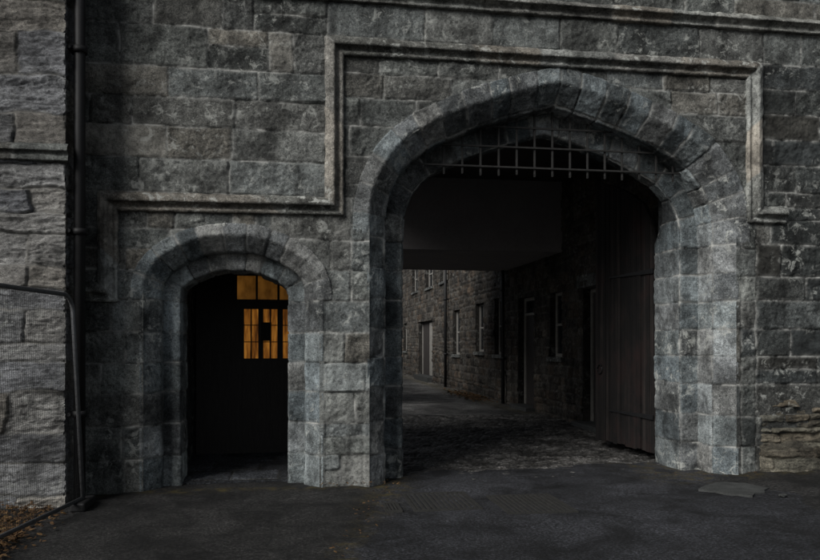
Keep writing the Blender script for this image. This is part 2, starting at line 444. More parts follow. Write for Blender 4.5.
def archway(name, par, prof, jamb_z, vous, breaks, seed, mat, parent, res=0.014, band_z=None, band_t=0, head=None, tone=0, arch_tone=-.22, **kw):
    """sweep a profile [(inset, depth)] round the arch; stones follow the joints"""
    prof = np.array(prof, float)
    pl, t = resample(prof, max(3, int(np.hypot(*np.diff(prof, axis=0).T).sum() / res)))
    base, _ = None, None
    n0 = 900
    ref = four_centred(**par, off=(prof[:, 0].min() + prof[:, 0].max()) / 2, res=0)
    rs, sl = resample(ref, n0)
    n = int(sl[-1] / res)
    # one outline for each profile point, sharing the parameter of the reference outline
    cache = {}
    P = np.empty((n, len(pl), 3)); s = np.linspace(0, sl[-1], n)
    cx = par['cx']
    for j, (o, d) in enumerate(pl):
        key = round(o, 4)
        if key not in cache:
            q = four_centred(**par, off=o, res=0)
            # share of length: jamb part linear, arch part linear
            L = np.r_[0, np.cumsum(np.hypot(*np.diff(q, axis=0).T))]
            Lr = np.r_[0, np.cumsum(np.hypot(*np.diff(ref, axis=0).T))]
            if len(q) == len(ref):
                ss = np.interp(s, Lr, L)
                cache[key] = np.c_[np.interp(ss, L, q[:, 0]), np.interp(ss, L, q[:, 1])]
        P[:, j, 0] = cache[key][:, 0]; P[:, j, 1] = d; P[:, j, 2] = cache[key][:, 1]
    Ljamb = par['zs'] + 0.1; tot = sl[-1]
    js = [z + 0.1 for z in jamb_z if z < par['zs'] - 0.05]
    arc0, arc1 = js[-1], tot - js[-1]
    k = max(1, round((arc1 - arc0) / vous))
    rng = random.Random(seed)
    cuts = [0] + js + [arc0 + (arc1 - arc0) * (i + (rng.uniform(-0.12, 0.12) if 0 < i < k else 0)) / k for i in range(1, k + 1)] + [tot - z for z in js[::-1][1:]] + [tot]
    tb = [-0.02] + list(breaks) + [t[-1] + 0.02]
    rects = []
    for i, (a, b) in enumerate(zip(cuts, cuts[1:])):
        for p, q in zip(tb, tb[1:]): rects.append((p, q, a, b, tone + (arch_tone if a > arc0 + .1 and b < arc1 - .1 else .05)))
    T_, S_ = np.meshgrid(t, s)
    H, To, Hu, Mo = masonry(T_, S_, t, s, rects, seed, **kw)
    if band_z is not None:
        P[..., 1] += .016 * sstep(band_z + .35, band_z, P[..., 2]) * np.clip(1 - (P[..., 1] + .02) / .12, 0, 1)
    if head is not None:
        P[..., 1] = np.where(P[..., 1] > head[0], head[0] + (P[..., 1] - head[0]) * (1 - head[1] * sstep(par['zs'] - .1, par['zs'] + .5, P[..., 2])), P[..., 1])
    ds = np.gradient(P, axis=0); dt = np.gradient(P, axis=1)
    N = np.cross(dt, ds); N /= np.linalg.norm(N, axis=2, keepdims=True) + 1e-9
    P = P + N * H[..., None]
    mask = None
    if band_z is not None:                                 # below this height the wall stones run through to the arris
        tc = (T_[:-1, :-1] + T_[1:, 1:]) / 2; zc = (P[:-1, :-1, 2] + P[1:, 1:, 2]) / 2
        mask = ~((tc < band_t) & (zc < band_z))
    return grid(name, P, mat, parent, mask, dict(tone=To, hue=Hu, mortar=Mo))

# ================================================================== THE GATEHOUSE
gate = thing('gatehouse', 'dark grey stone gatehouse with a wide pointed archway and a small arched doorway beside it', 'gatehouse', (3.03, 0, 0))

LZ = [0, .366, .717, 1.063, 1.385, 1.718, 2.06]
RZ = [0, .35, .72, 1.10, 1.44, 1.77, 2.11, 2.45, 2.79]
rects = []
rects += courses(-2.5, .36, [3.2, 3.57, 3.91, 4.22, 4.54, 4.98, 5.36], 11, given=[
    [-1.62, -.69], [-1.335, -.66], [-2.11, -1.686, -.62], [-1.325, -.385], [-1.82, -.912, -.272, -.005], [-1.468, -.765, -.43]])
rects += courses(-2.5, -.65, [2.06, 2.38, 2.6, 2.82, 3.2], 12, given=[[-1.86, -1.2], [-1.76, -1.1], [-1.86, -1.3], [-1.54, -1.26, -.95]])
rects += courses(-.65, .62, [2.06, 2.4, 2.73, 3.2], 13, given=[[.22], [.05, .4], [-.41, -.25]], tb=.2)
rects += courses(-2.5, -.65, LZ, 14, given=[[-1.76], [-1.8], [], [-2.0], [-1.76], [-1.9]])
rects += courses(-.65, 3.03, LZ, 15, given=[[.1, .5], [.1], [.1, .66], [.1], [.1, .55], [.1]], tb=.45)  # middle pier and the stones above it: extra light put into their tone
rects += courses(.62, 5.5, [2.06, 2.4, 2.73, 3.2], 16, given=[[3, 5.26], [3, 5.1], [.85, 3, 5.3]])
rects += courses(.36, 5.57, [3.2, 3.353, 3.668, 4.0, 4.315, 4.586, 4.97], 17, wmin=.35, wmax=.75, given=[None, None, [.6], [.72, 1.35], [.98, 1.75, 4.4, 5.0], [.93, 1.6, 2.3, 3.6, 4.3, 4.9]])
rects += courses(.36, 9.1, [4.97, 5.36], 18, given=[[1.438, 2.23, 3.03, 3.74, 4.76, 5.6, 6.1, 6.9, 7.6]])
rects += courses(3.03, 5.5, RZ[:7], 19, given=[[5.3]] * 6, tb=-.55)  # here and the next two: shade at the right painted into the stone tone
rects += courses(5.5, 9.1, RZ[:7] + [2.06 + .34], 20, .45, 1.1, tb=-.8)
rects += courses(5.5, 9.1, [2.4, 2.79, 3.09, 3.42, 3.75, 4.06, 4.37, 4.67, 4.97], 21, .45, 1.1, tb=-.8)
rects += courses(-2.5, 9.1, [5.36, 5.75, 6.1, 6.5, 6.9, 7.3], 22, .5, 1.1)

def front_clamp(X, Z, H):
    # the faces behind the arch rings stay flat so that rings stand clear of them
    for par, o in ((GATE, -.27), (DOOR, -.18)):
        near = inside(par, o, X, Z)
        H = np.where(near & (Z > par['zs'] - .1), np.minimum(H, 0.004) * 0.5, H)
        edge = inside(par, -.05, X, Z)
        H = np.where(edge & (Z > par['zs'] - .1), np.minimum(H, -0.001), np.where(edge, np.clip(H, .004, .012), H))
    return H
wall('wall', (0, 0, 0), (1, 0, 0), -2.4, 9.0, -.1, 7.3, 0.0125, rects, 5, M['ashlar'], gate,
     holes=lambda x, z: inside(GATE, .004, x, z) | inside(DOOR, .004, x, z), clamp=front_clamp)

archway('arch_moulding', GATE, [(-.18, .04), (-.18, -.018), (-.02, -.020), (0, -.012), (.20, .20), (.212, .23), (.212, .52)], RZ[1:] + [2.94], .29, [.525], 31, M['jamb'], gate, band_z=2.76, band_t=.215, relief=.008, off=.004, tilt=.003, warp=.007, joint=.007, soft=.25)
archway('inner_arch_order', GATE, [(.17, .5), (.43, .495), (.455, .515), (.455, 1.16)], RZ[1:], .36, [.29], 32, M['jamb'], gate, head=(.52, .72), tone=-.25, relief=.008, off=.005, tilt=.004, warp=.008, joint=.007, soft=.25)  # tone lowered: shade behind the outer order painted into the stone
archway('doorway_moulding', DOOR, [(-.13, .04), (-.13, -.022), (-.02, -.024), (0, -.015), (.15, .15), (.16, .17), (.16, .32)], LZ[1:], .225, [], 33, M['jamb'], gate, arch_tone=.1, band_z=2.06, band_t=.165, relief=.006, off=.003, tilt=.003, warp=.008, joint=.007, soft=.25)
archway('doorway_order', DOOR, [(.13, .30), (.325, .295), (.345, .31), (.345, .80)], LZ[1:], .21, [], 34, M['jamb'], gate, arch_tone=.05, relief=.006, off=.003, tilt=.003, warp=.008, joint=.007, soft=.25)

# hood moulding: one stepped run over both openings
def moulding(name, path, prof, seed, mat, parent, y0=0.0, res=0.02, chip=.008, tb=0):
    """path: outer edge in (x,z); prof: (inset to the right of travel, projection)"""
    path = [np.array(p, float) for p in path]; prof = np.array(prof, float)
    pl, t = resample(prof, int(np.hypot(*np.diff(prof, axis=0).T).sum() / .011))
    rows = []; par = []
    dirs = [(b - a) / np.linalg.norm(b - a) for a, b in zip(path, path[1:])]
    nr = [np.array([d[1], -d[0]]) for d in dirs]
    L0 = 0
    for i, (a, b) in enumerate(zip(path, path[1:])):
        L = np.linalg.norm(b - a)
        def mit(j):      # offset direction at path vertex j
            if j == 0: return nr[0]
            if j == len(path) - 1: return nr[-1]
            m = nr[j - 1] + nr[j]; return m / (m @ nr[j])
        m0, m1 = mit(i), mit(i + 1); n = max(2, int(L / res))
        for k_ in range(n if i < len(path) - 2 else n + 1):
            f = k_ / n; p = a + (b - a) * f; m = m0 + (m1 - m0) * f
            # mitres meet only at the corner: keep the straight normal in between
            rows.append((a + m0 * 0, p, a, b, m0, m1, f, nr[i], L)); par.append(L0 + L * f)
        L0 += L
    n = len(rows); P = np.empty((n, len(pl), 3))
    for r_, (_, p, a, b, m0, m1, f, nn, L) in enumerate(rows):
        for j, (o, h) in enumerate(pl):
            q0 = a + m0 * o; q1 = b + m1 * o
            q = q0 + (q1 - q0) * f
            P[r_, j] = (q[0], y0 - h, q[1])
    s = np.array(par); Tm, Sm = np.meshgrid(t, s)
    rng = random.Random(seed); cuts = [-.05]
    cum = np.r_[0, np.cumsum([np.linalg.norm(b - a) for a, b in zip(path, path[1:])])]
    def up_run(q): i = min(len(dirs) - 1, max(0, int(np.searchsorted(cum, q) - 1))); return (.8 if i == 1 else .55) if abs(dirs[i][1]) > .7 else 0  # uprights paler; left drop lightened further to offset the tower's shadow
    while cuts[-1] < s[-1]: cuts.append(cuts[-1] + rng.uniform(.55, 1.0))
    cuts = sorted([c for c in cuts if np.abs(cum[1:-1] - c).min(initial=9) > .25] + list(cum[1:-1]))
    su = np.maximum.accumulate(s + np.arange(n) * 1e-9)
    H, To, Hu, Mo = masonry(Tm, Sm, t, su, [(-.05, t[-1] + .05, a, b, tb + up_run((a + b) / 2)) for a, b in zip(cuts, cuts[1:])], seed, joint=.004, edge=.008, relief=chip, depth=.006, off=.003, tilt=.001, warp=.006)
    ds = np.gradient(P, axis=0); dt = np.gradient(P, axis=1)
    N = np.cross(dt, ds); N /= np.linalg.norm(N, axis=2, keepdims=True) + 1e-9
    return grid(name, P + N * H[..., None], mat, parent, None, dict(tone=To, hue=Hu, mortar=Mo * .6))
HOOD = [(0, -.03), (0, .035), (.035, .075), (.085, .10), (.105, .095), (.112, .06), (.128, .03), (.15, .022), (.165, .045), (.185, .052), (.203, .04), (.208, -.03)]
hood = moulding('hood_moulding', [(-2.3, 2.235), (-2.03, 2.235), (-2.03, 3.19), (.335, 3.20), (.335, 4.965), (5.565, 4.975), (5.575, 3.245), (5.87, 3.245)], HOOD, 41, M['mould'], gate)
hood['label'] = 'stepped hood moulding over both arches, its upright runs paler'
STR = [(0, -.03), (0, .05), (.05, .10), (.075, .105), (.085, .07), (.11, .03), (.13, .03), (.15, .055), (.175, .05), (.18, -.03)]
moulding('string_course', [(-2.3, 5.525), (9.0, 5.525)], STR, 42, M['mould'], gate)

# masonry behind the front, passage, ceilings, roof
b = MB()
b.box((5.32, .09, -.1), (9, .56, 7.2)).box((4.82, .56, -.1), (9, 1.12, 7.2)).box((5.98, 1.12, -.1), (9, 11, 7.2)).box((5.58, 1.10, -.1), (5.98, 1.20, 7.2))
b.box((.30, .82, -.1), (.92, 2.8, 7.2)).box((-2.3, .82, -.1), (-1.36, 2.8, 7.2)).box((.30, 10.2, -.1), (.92, 11, 7.2)).box((.30, 6.2, 5.0), (.92, 10.2, 7.2))   # left side opened, out of view, to let fill light into the passage
b.box((-2.3, .09, -.1), (-1.62, .82, 7.2)).box((.30, .09, -.1), (.80, .82, 7.2))
b.box((-1.62, .09, 2.9), (.30, 2.7, 7.2)).box((-1.36, 2.7, -.1), (.30, 2.8, 7.2))
b.box((.92, .09, 5.05), (4.80, .8, 7.2))
b.build('masonry_core', M['ashlar'], gate)
b = MB(); b.box((.92, .8, 5.0), (5.60, 6.80, 5.2)).box((.3, 2.8, 5.0), (.92, 6.2, 5.2)); b.box((-1.36, .8, 2.62), (.30, 2.7, 2.75)); b.build('passage_ceiling', M['ceil'], gate)
b = MB(); b.box((.92, 6.80, 3.52), (5.60, 11.0, 5.3)); b.build('floor_slab', M['plaster'], gate)
b = MB(); b.box((-2.4, .02, 7.2), (9, 2.85, 7.35)).box((.25, 2.853, 7.2), (9, 11.05, 7.35)); b.build('roof', M['roof'], gate)

# right-hand passage wall and lane houses share one plane at x = 5.57
XW = 5.57
def rect_holes(hs, sgn=-1):
    def f(u, v):
        m = np.zeros(u.shape, bool); y = u * sgn
        for (a, b_, c, d) in hs: m |= (y > a) & (y < b_) & (v > c) & (v < d)
        return m
    return f

def window(parent, y0, y1, z0, z1, rails=1, mull=0, sill=True, frame='white'):
    w = MB(); t = .07; x = XW + .13
    w.box((x, y0, z0), (x + .06, y0 + t, z1)).box((x, y1 - t, z0), (x + .06, y1, z1))
    w.box((x, y0 + t, z1 - t), (x + .06, y1 - t, z1)).box((x, y0 + t, z0), (x + .06, y1 - t, z0 + t))
    for i in range(rails):
        zz = z0 + (z1 - z0) * (i + 1) / (rails + 1); w.box((x + .002, y0 + t, zz - .025), (x + .05, y1 - t, zz + .025))
    for i in range(mull):
        yy = y0 + (y1 - y0) * (i + 1) / (mull + 1); w.box((x + .004, yy - .02, z0 + t), (x + .046, yy + .02, z1 - t))
    f = w.build('window', M[frame], parent)
    MB().box((x + .03, y0 + t * .5, z0 + t * .5), (x + .036, y1 - t * .5, z1 - t * .5)).build('pane', M['glass'], f)
    r = MB()
    r.box((XW + .01, y0 - .09, z0 - .02), (XW + .30, y0 - .001, z1)).box((XW + .01, y1 + .001, z0 - .02), (XW + .30, y1 + .09, z1))
    r.box((XW + .01, y0 - .09, z1 + .001), (XW + .30, y1 + .09, z1 + .09)).build('reveal', M['rubble'], f)
    if sill: MB().box((XW - .06, y0 - .08, z0 - .10), (XW + .14, y1 + .08, z0 - .002), .008).build('sill', M['mould'], f)
    return f

def doorway(parent, y0, y1, z1, fan=0.0, z0=.08, split=False):
    w = MB(); t = .08; x = XW + .16
    w.box((x, y0, z0), (x + .08, y0 + t, z1)).box((x, y1 - t, z0), (x + .08, y1, z1)).box((x, y0 + t, z1 - t), (x + .08, y1 - t, z1))
    if fan: w.box((x + .002, y0 + t, z1 - fan - .06), (x + .07, y1 - t, z1 - fan))
    f = w.build('door', M['white'], parent)
    top = z1 - fan - (.06 if fan else t)
    p = MB(); n = 6; yy = (y1 - y0 - 2 * t) / n
    for i in range(n): p.box((x + .03, y0 + t + i * yy + .003, z0), (x + .065, y0 + t + (i + 1) * yy - .003, top), .004)
    p.build('door_leaf', M['door_wood'], f)
    if fan: MB().box((x + .03, y0 + t * .5, z1 - fan), (x + .036, y1 - t * .5, z1 - t * .5)).build('pane', M['glass'], f)
    MB().tube([(x + .0, y0 + t + .1, 1.05), (x + .035, y0 + t + .1, 1.05)], .022, 10).build('handle', M['iron'], f)
    r = MB(); r.box((XW + .01, y0 - .09, z0 - .1), (XW + .32, y0 - .001, z1)).box((XW + .01, y1 + .001, z0 - .1), (XW + .32, y1 + .09, z1)).box((XW + .01, y0 - .09, z1 + .001), (XW + .32, y1 + .09, z1 + .09))
    r.build('reveal', M['rubble'], f)
    MB().box((XW - .22, y0 - .05, -.05), (XW + .2, y1 + .05, z0), .01).build('doorstep', M['slab'], f)
    return f

H1 = [(6.75, 7.5, 1.30, 2.70), (8.6, 9.85, .0, 2.72), (4.45, 5.62, .0, 2.66)]
rr = rubble_courses(-11.2, -1.1, -.1, 5.1, 51, .11, .24, .22, .6)
wall('passage_wall', (XW, 0, 0), (0, -1, 0), -11.0, -1.12, -.1, 5.1, .022, rr, 52, M['rubble'], gate, holes=rect_holes(H1), relief=.018, off=.012, tilt=.008, edge=.03, depth=.025)
window(gate, *H1[0], rails=1)
doorway(gate, 8.6, 9.85, 2.72, .38)
doorway(gate, 4.45, 5.62, 2.66)
MB().box((XW - .02, 4.2, 2.68), (XW + .1, 5.9, 2.93), .012).build('lintel', M['mould'], gate)

# gate leaf: arched boards, opened back against the passage wall
def gate_leaf():
    hy = Vector((4.85, 1.30, 0)); fy = Vector((4.67, 2.86, 0)); L = (fy - hy).length
    d = (fy - hy) / L; n = Vector((-d.y, d.x, 0))          # towards the passage
    root = None
    n_pl = 15; z0 = .09
    def top(sx):                                           # height of the leaf at distance sx from the hinge
        X = 1.27 + sx * 3.5 / 2 / L
        p = four_centred(**GATE, off=.47, res=0); q = p[1:-1]; q = q[np.argsort(q[:, 0])]
        return float(np.interp(X, q[:, 0], q[:, 1]))
    b_ = MB(); rng = random.Random(4)
    for i in range(n_pl):
        a = L * i / n_pl + .005; c = L * (i + 1) / n_pl - .005
        k0 = rng.uniform(-.010, .010); zz = z0 + rng.uniform(0, .03)
        pts = [hy + d * a + n * k0, hy + d * c + n * k0]
        o = [(pts[0].x, pts[0].y, zz), (pts[1].x, pts[1].y, zz), (pts[1].x, pts[1].y, top(c)), (pts[0].x, pts[0].y, top(a))]
        b_.poly(o, -n * .05)
    leaf = b_.build('gate_leaf', M['wood'], gate)
    leaf['label'] = 'tall dark brown boarded gate leaf standing open at the right jamb'
    for z in (.35, 1.5, 2.75):
        a_, c_ = hy + d * .03 - n * .052, hy + d * (L - .03) - n * .052
        MB().poly([(a_.x, a_.y, z), (c_.x, c_.y, z), (c_.x, c_.y, z + .2), (a_.x, a_.y, z + .2)], -n * .05).build('ledge', M['wood'], leaf)
    for z in (.55, 2.55):
        a_, c_ = hy + n * .008, hy + d * (L * .72) + n * .008
        MB().poly([(a_.x, a_.y, z), (c_.x, c_.y, z + .025), (c_.x, c_.y, z + .045), (a_.x, a_.y, z + .07)], n * .012).build('strap_hinge', M['black_iron'], leaf)
    c_ = hy + d * (L - .16) + n * .02
    ring = [c_ + d * (.07 * math.cos(t)) + Vector((0, 0, 1.2 + .07 * math.sin(t))) for t in np.linspace(0, 2 * math.pi, 17)]
    MB().tube(ring, .009, 6).build('ring_handle', M['black_iron'], leaf)
gate_leaf()

# lodge screen with lit panes at the back of the small doorway
YS = 2.40
def lodge():
    x0, x1, z0, z1 = -1.34, .28, .02, 2.62
    up_x = [-.785, -.530, -.502, -.232, -.200, .06]; lo_x = [-.690, -.495, -.425, -.232, -.155, .06]
    f = MB()
    zu0, zu1, zl0, zl1 = 2.21, 2.54, 1.385, 2.075
    y0, y1 = YS, YS + .07
    f.box((x0, y0, z0), (x1, y1, zl0)).box((x0, y0, zl1), (x1, y1, zu0)).box((x0, y0, zu1), (x1, y1, z1))
    def row(xs, a, b_):
        e = [x0] + xs + [x1]
        for i in range(0, len(e), 2): f.box((e[i], y0 + .002, a), (e[i + 1], y1 - .002, b_))
    row(up_x, zu0, zu1); row(lo_x, zl0, zl1)
    scr = f.build('lodge_screen', M['door_wood'], gate)
    scr['label'] = 'dark boarded screen with amber lit panes behind the small doorway'
    for i in range(0, 6, 2):
        MB().box((up_x[i], y0 + .03, zu0), (up_x[i + 1], y0 + .036, zu1)).build('lit_pane', M['lit_dim'], scr)
        p = MB().box((lo_x[i], y0 + .03, zl0), (lo_x[i + 1], y0 + .036, zl1)); p.build('lit_pane', M['lit'], scr)
        g = MB(); xm = (lo_x[i] + lo_x[i + 1]) / 2
        g.box((xm - .009, y0 + .012, zl0), (xm + .009, y0 + .03, zl1))
        for zz in (zl0 + .23, zl0 + .465): g.box((lo_x[i], y0 + .014, zz - .006), (lo_x[i + 1], y0 + .028, zz + .006))
        g.build('glazing_bar', M['door_wood'], scr)
    MB().box((-.455, y0 - .012, 1.63), (-.315, y0 + .01, 1.89)).build('notice_board', M['plate'], scr)
lodge()

# ================================================================== PORTCULLIS
port = thing('portcullis', 'raised iron grille of thin upright bars hanging in the top of the wide archway', 'portcullis', (3.03, .38, 3.6))
rng = random.Random(8)
GB = four_centred(**GATE, off=.205, res=0); GB = GB[1:-1]; GB = GB[np.argsort(GB[:, 0])]
for i in range(17):
    x = 1.296 + .222 * i - .0
    zt = float(np.interp(x, GB[:, 0], GB[:, 1])) + .03
    zb = 3.575 + rng.uniform(-.012, .012)
    if zt < zb + .1: continue
    m = MB(); m.box((x - .012, .362, zb + .05), (x + .012, .386, zt), .004)
    m.poly([(x - .012, .362, zb + .05), (x + .012, .362, zb + .05), (x + .008, .366, zb + .02), (x - .008, .366, zb + .02)], (0, .02, 0))
    m.build('bar', M['iron'], port)
for z in (3.69, 3.93, 4.165):
    hit = GB[GB[:, 1] > z - .02]; xa, xb = hit[0, 0] - .03, hit[-1, 0] + .03
    MB().box((xa, .342, z - .011), (xb, .360, z + .011), .003).build('crossbar', M['iron'], port)

# ================================================================== LEFT TOWER
tow = thing('stone_tower', 'pale rough slate tower corner projecting at the left edge behind the wire fence', 'tower', (-3.5, -.53, 0))
TX, TY = -2.205, -.53
tz = [-.3, .12, .44, .72, 1.12, 1.42, 1.60, 1.92, 2.13, 2.34, 2.66, 2.86, 3.10, 3.34, 3.49, 3.83, 4.2, 4.62, 4.95, 5.3, 5.65, 6.1, 6.5, 6.9, 7.3, 7.8, 8.2, 8.7, 9.2]
rt = courses(-7, TX + .03, tz, 61, .55, 1.25)
wall('wall', (0, TY, 0), (1, 0, 0), -6.5, TX, -.3, 9.0, .0125, rt, 62, M['slate'], tow, relief=.013, off=.010, tilt=.012, edge=.015, depth=.014, joint=.008, warp=.035, an=(.5, 1.9), rough=1.2)
rt = courses(-.6, .2, tz, 63, .4, .6)
wall('side_wall', (TX, 0, 0), (0, 1, 0), -.53, .12, -.3, 9.0, .0125, rt, 64, M['slate'], tow, relief=.02, off=.008, depth=.02, warp=.02, an=(.7, 2.6))
moulding('string_course', [(-6.5, 3.53), (TX + .04, 3.53)], [(0, -.03), (0, .03), (.04, .075), (.075, .08), (.085, .045), (.105, .03), (.125, .05), (.165, .05), (.175, -.03)], 65, M['ashlar'], tow, y0=TY, tb=-.6)
b = MB(); b.box((-6.5, TY + .06, -.2), (TX - .06, 2.8, 9)).build('masonry_core', M['slate'], tow)
b = MB(); b.box((-6.6, TY - .05, 9.0), (TX + .05, 2.8, 9.25)).build('coping', M['mould'], tow)

# downpipes
def downpipe(x, y, z0, z1, r, label, group=None, brz=(1.2, 3.0, 4.8), wallv=(0, .1, 0)):
    t = thing('downpipe', label, 'downpipe', (x, y, z0), group)
    MB().tube([(x, y, z0), (x, y, z1)], r, 14).build('pipe', M['black_iron'], t)
    for z in brz:
        m = MB(); m.tube([(x, y, z - .03), (x, y, z + .03)], r * 1.35, 14)
        w = Vector(wallv); p = Vector((x, y, z)); s_ = w.cross(Vector((0, 0, 1))).normalized() * .09
        m.tube([p + w * .9 - s_, p + w * .9 + s_], .02, 6)
        m.build('collar', M['black_iron'], t)
    return t
downpipe(-2.10, -.42, 0, 7.2, .055, 'black iron downpipe in the dark corner between tower and gatehouse', brz=(.9, 2.7, 4.5), wallv=(-.09, 0, 0))
downpipe(XW - .10, 10.88, 0, 3.9, .05, 'black downpipe at the far end of the covered passage', wallv=(.11, 0, 0))
downpipe(XW - .10, 18.45, 0, 6.2, .055, 'black downpipe on the lane houses beyond the passage', wallv=(.11, 0, 0), brz=(1.2, 3.2, 5.2))

# ================================================================== LANE HOUSES
def house(y0, y1, seed, holes, label, ztop):
    h = thing('stone_house', label, 'house', (XW + 2, (y0 + y1) / 2, 0), None)
    rr = rubble_courses(-y1, -y0, -.1, ztop, seed, .11, .26, .22, .65)
    wall('wall', (XW, 0, 0), (0, -1, 0), -y1, -y0, -.1, ztop, .03, rr, seed + 1, M['rubble'], h, holes=rect_holes(holes), relief=.018, off=.012, tilt=.008, edge=.03, depth=.025)
    MB().box((XW + .3, y0 + .01, -.1), (XW + 6, y1 - .01, ztop)).build('masonry_core', M['rubble'], h)
    r = MB(); r.poly([(XW - .25, y0, ztop + .01), (XW + 6.3, y0, ztop + .01), (XW + 3, y0, ztop + 2.3)], (0, y1 - y0, 0)); r.build('roof', M['roof'], h)
    return h
HA = [(11.25, 12.1, 1.28, 2.85), (13.3, 14.3, 1.33, 2.80), (16.55, 17.6, 1.20, 2.76), (18.62, 19.95, 3.93, 5.2), (12.9, 14.0, 4.2, 5.4)]
ha = house(11.02, 20.3, 71, HA, 'nearer stone house along the lane with three tall ground floor windows', 6.4)
for q in HA: window(ha, *q, mull=1)
HB = [(21.5, 23.1, 3.92, 5.1), (25.2, 26.8, 3.99, 5.2), (21.6, 24.9, .0, 2.55), (28.5, 29.6, 1.2, 2.6)]
hb = house(20.32, 31.0, 73, HB, 'farther stone house with white framed upper windows and a pale door', 6.6)
for q in (HB[0], HB[1], HB[3]): window(hb, *q, mull=1)
dd = doorway(hb, 21.6, 24.9, 2.55, z0=.2)
MB().box((XW + .15, 21.72, .22), (XW + .18, 23.05, 2.46), .005).build('pale_leaf', M['white'], dd)
hc = thing('end_house', 'dim stone house closing the far end of the lane', 'house', (3, 44, 0))
rr = rubble_courses(-4, 6, -.1, 6.5, 75, .14, .3, .3, .7)
wall('wall', (0, 40, 0), (1, 0, 0), -4, 5.9, -.1, 6.5, .05, rr, 76, M['rubble'], hc, relief=.02, off=.012)
wall('side_wall', (XW, 0, 0), (0, -1, 0), -40, -31.02, -.1, 6.5, .05, rubble_courses(-40, -31, -.1, 6.5, 78, .14, .3, .3, .7), 77, M['rubble'], hc, relief=.02, off=.012)
MB().box((-4, 40.1, -.1), (12, 46, 6.5)).box((XW + .1, 31.05, -.1), (12, 40.05, 6.45)).build('masonry_core', M['rubble'], hc)
MB().poly([(-4, 39.8, 6.52), (-4, 46.2, 6.52), (-4, 43, 9)], (16, 0, 0)).build('roof', M['roof'], hc)
hd = thing('lane_wall', 'rubble wall along the left side of the lane beyond the archway', 'wall', (.2, 25, 0))  # unseen; height set to hold light off the lane houses
wall('wall_face', (.40, 0, 0), (0, 1, 0), 11.02, 39.5, -.1, 4.0, .05, rubble_courses(11, 39.6, -.1, 4.0, 80, .14, .3, .3, .7), 81, M['rubble'], hd, relief=.02, off=.012)
MB().box((0, 11.06, -.1), (.35, 39.5, 4.0)).build('masonry_core', M['rubble'], hd)
MB().box((-.06, 11.06, 4.0), (.46, 39.5, 4.12), .02).build('coping', M['mould'], hd)

# ================================================================== WIRE FENCE
def fence():
    a = Vector((-2.02, -.60, 0)); e = Vector((-2.58, -4.10, 0)); L = (e - a).length; d = (e - a) / L
    z0, z1 = .10, 2.06
    lean = Vector((-.10, 0, 0))                            # the panel leans a little at the top
    def pt(s_, z): return a + d * s_ + lean * ((z - z0) / (z1 - z0)) + Vector((0, 0, z))
    t = thing('wire_fence', 'temporary wire mesh fence panel in a steel tube frame standing before the tower', 'fence', tuple(a))
    r = .16; c = []
    def arc(cx, cz, a0, a1): return [pt(cx + r * math.cos(q), cz + r * math.sin(q)) for q in np.linspace(a0, a1, 7)]
    pts = arc(r, z1 - r, math.pi, math.pi / 2) + arc(L - r, z1 - r, math.pi / 2, 0) + [pt(L, z0)] + [pt(0, z0)]
    pts = [pt(0, z0 - .08)] + pts[:-2] + [pt(L, z0 - .08)]
    MB().tube(pts, .021, 10).build('frame', M['galv'], t)
    MB().tube([pt(.0, z0), pt(L, z0)], .019, 10).build('bottom_rail', M['galv'], t)
    m = MB()
    for i in range(1, int(L / .033)):
        m.tube([pt(i * .033, z0), pt(i * .033, z1 - .01)], .0012, 4, False)
    for i in range(1, 26):
        z = z0 + i * (z1 - z0) / 26
        m.tube([pt(.005, z), pt(L - .005, z)], .0012, 4, False)
    m.build('wire_mesh', M['black_iron'], t)
    for s_ in (0, L):
        p = a + d * s_
        f = MB().box((p.x - .07, p.y - .2, .0), (p.x + .07, p.y + .2, .09), .02); f.build('foot_block', M['black_iron'], t)
fence()

# ================================================================== GROUND
SX = [(-60, 60)]
MB().box((-300, -300, -.35), (300, 300, -.12)).build('ground', M['tarmac'])
bpy.data.objects['ground']['kind'] = 'structure'

def ground_h(X, Y):
    return .012 * fbm(X * .7, Y * .7, 90, 3) + .006 * fbm(X * 4, Y * 4, 91, 3)
res = .025
gx = np.arange(-7, 10.01, res); gy = np.arange(-9, 2.4, res)
GX, GY = np.meshgrid(gx, gy)
gut = .96 + (GY + .3) * .26 + .05 * fbm(GY * 2, GY * 0 + 3, 93, 3)          # gutter line from the gate jamb towards the camera
side = GX - gut
GH = ground_h(GX, GY)
GH += .006 * sstep(.0, -.10, side)
GH += .05 * sstep(-.55, -.02, GY) * sstep(.9, .6, GX) * sstep(-2.3, -1.6, GX) * .4
GH += .10 * sstep(4.6, 6.4, GX + .25 * fbm(GX * 1.5, GY * 1.5, 95, 3)) * sstep(-2.2, -.2, GY)
mo = .8 * np.exp(-(side / .2) ** 2) * sstep(-1.9, -.4, GY + .5 * fbm(GX * 3, GY * 3, 92, 3)) + .8 * np.exp(-((GY + .02) / .1) ** 2) * (GX < 1.3) + .8 * sstep(-1.0, -2.6, GY) * np.exp(-(side / .1) ** 2)
mo = mo + .7 * sstep(-.5, -.05, GY) * sstep(3.8, 4.6, GX) * (fbm(GX * 2, GY * 2, 96, 3) > -.1)
mo = np.clip(mo * (.6 + fbm(GX * 6, GY * 6, 94, 3)), 0, 1)
tn = .5 + .35 * fbm(GX * .8, GY * .8, 97, 4)
P = np.stack([GX, GY, GH], -1)
sc_ = (side[:-1, :-1] + side[1:, 1:]) / 2
xc = (GX[:-1, :-1] + GX[1:, 1:]) / 2; yc = (GY[:-1, :-1] + GY[1:, 1:]) / 2
road_m = (sc_ > 0) & (xc < 5.0 + .4 * noise(yc * 1.3, yc * 0, 98))
at = dict(moss=mo, tone=tn)
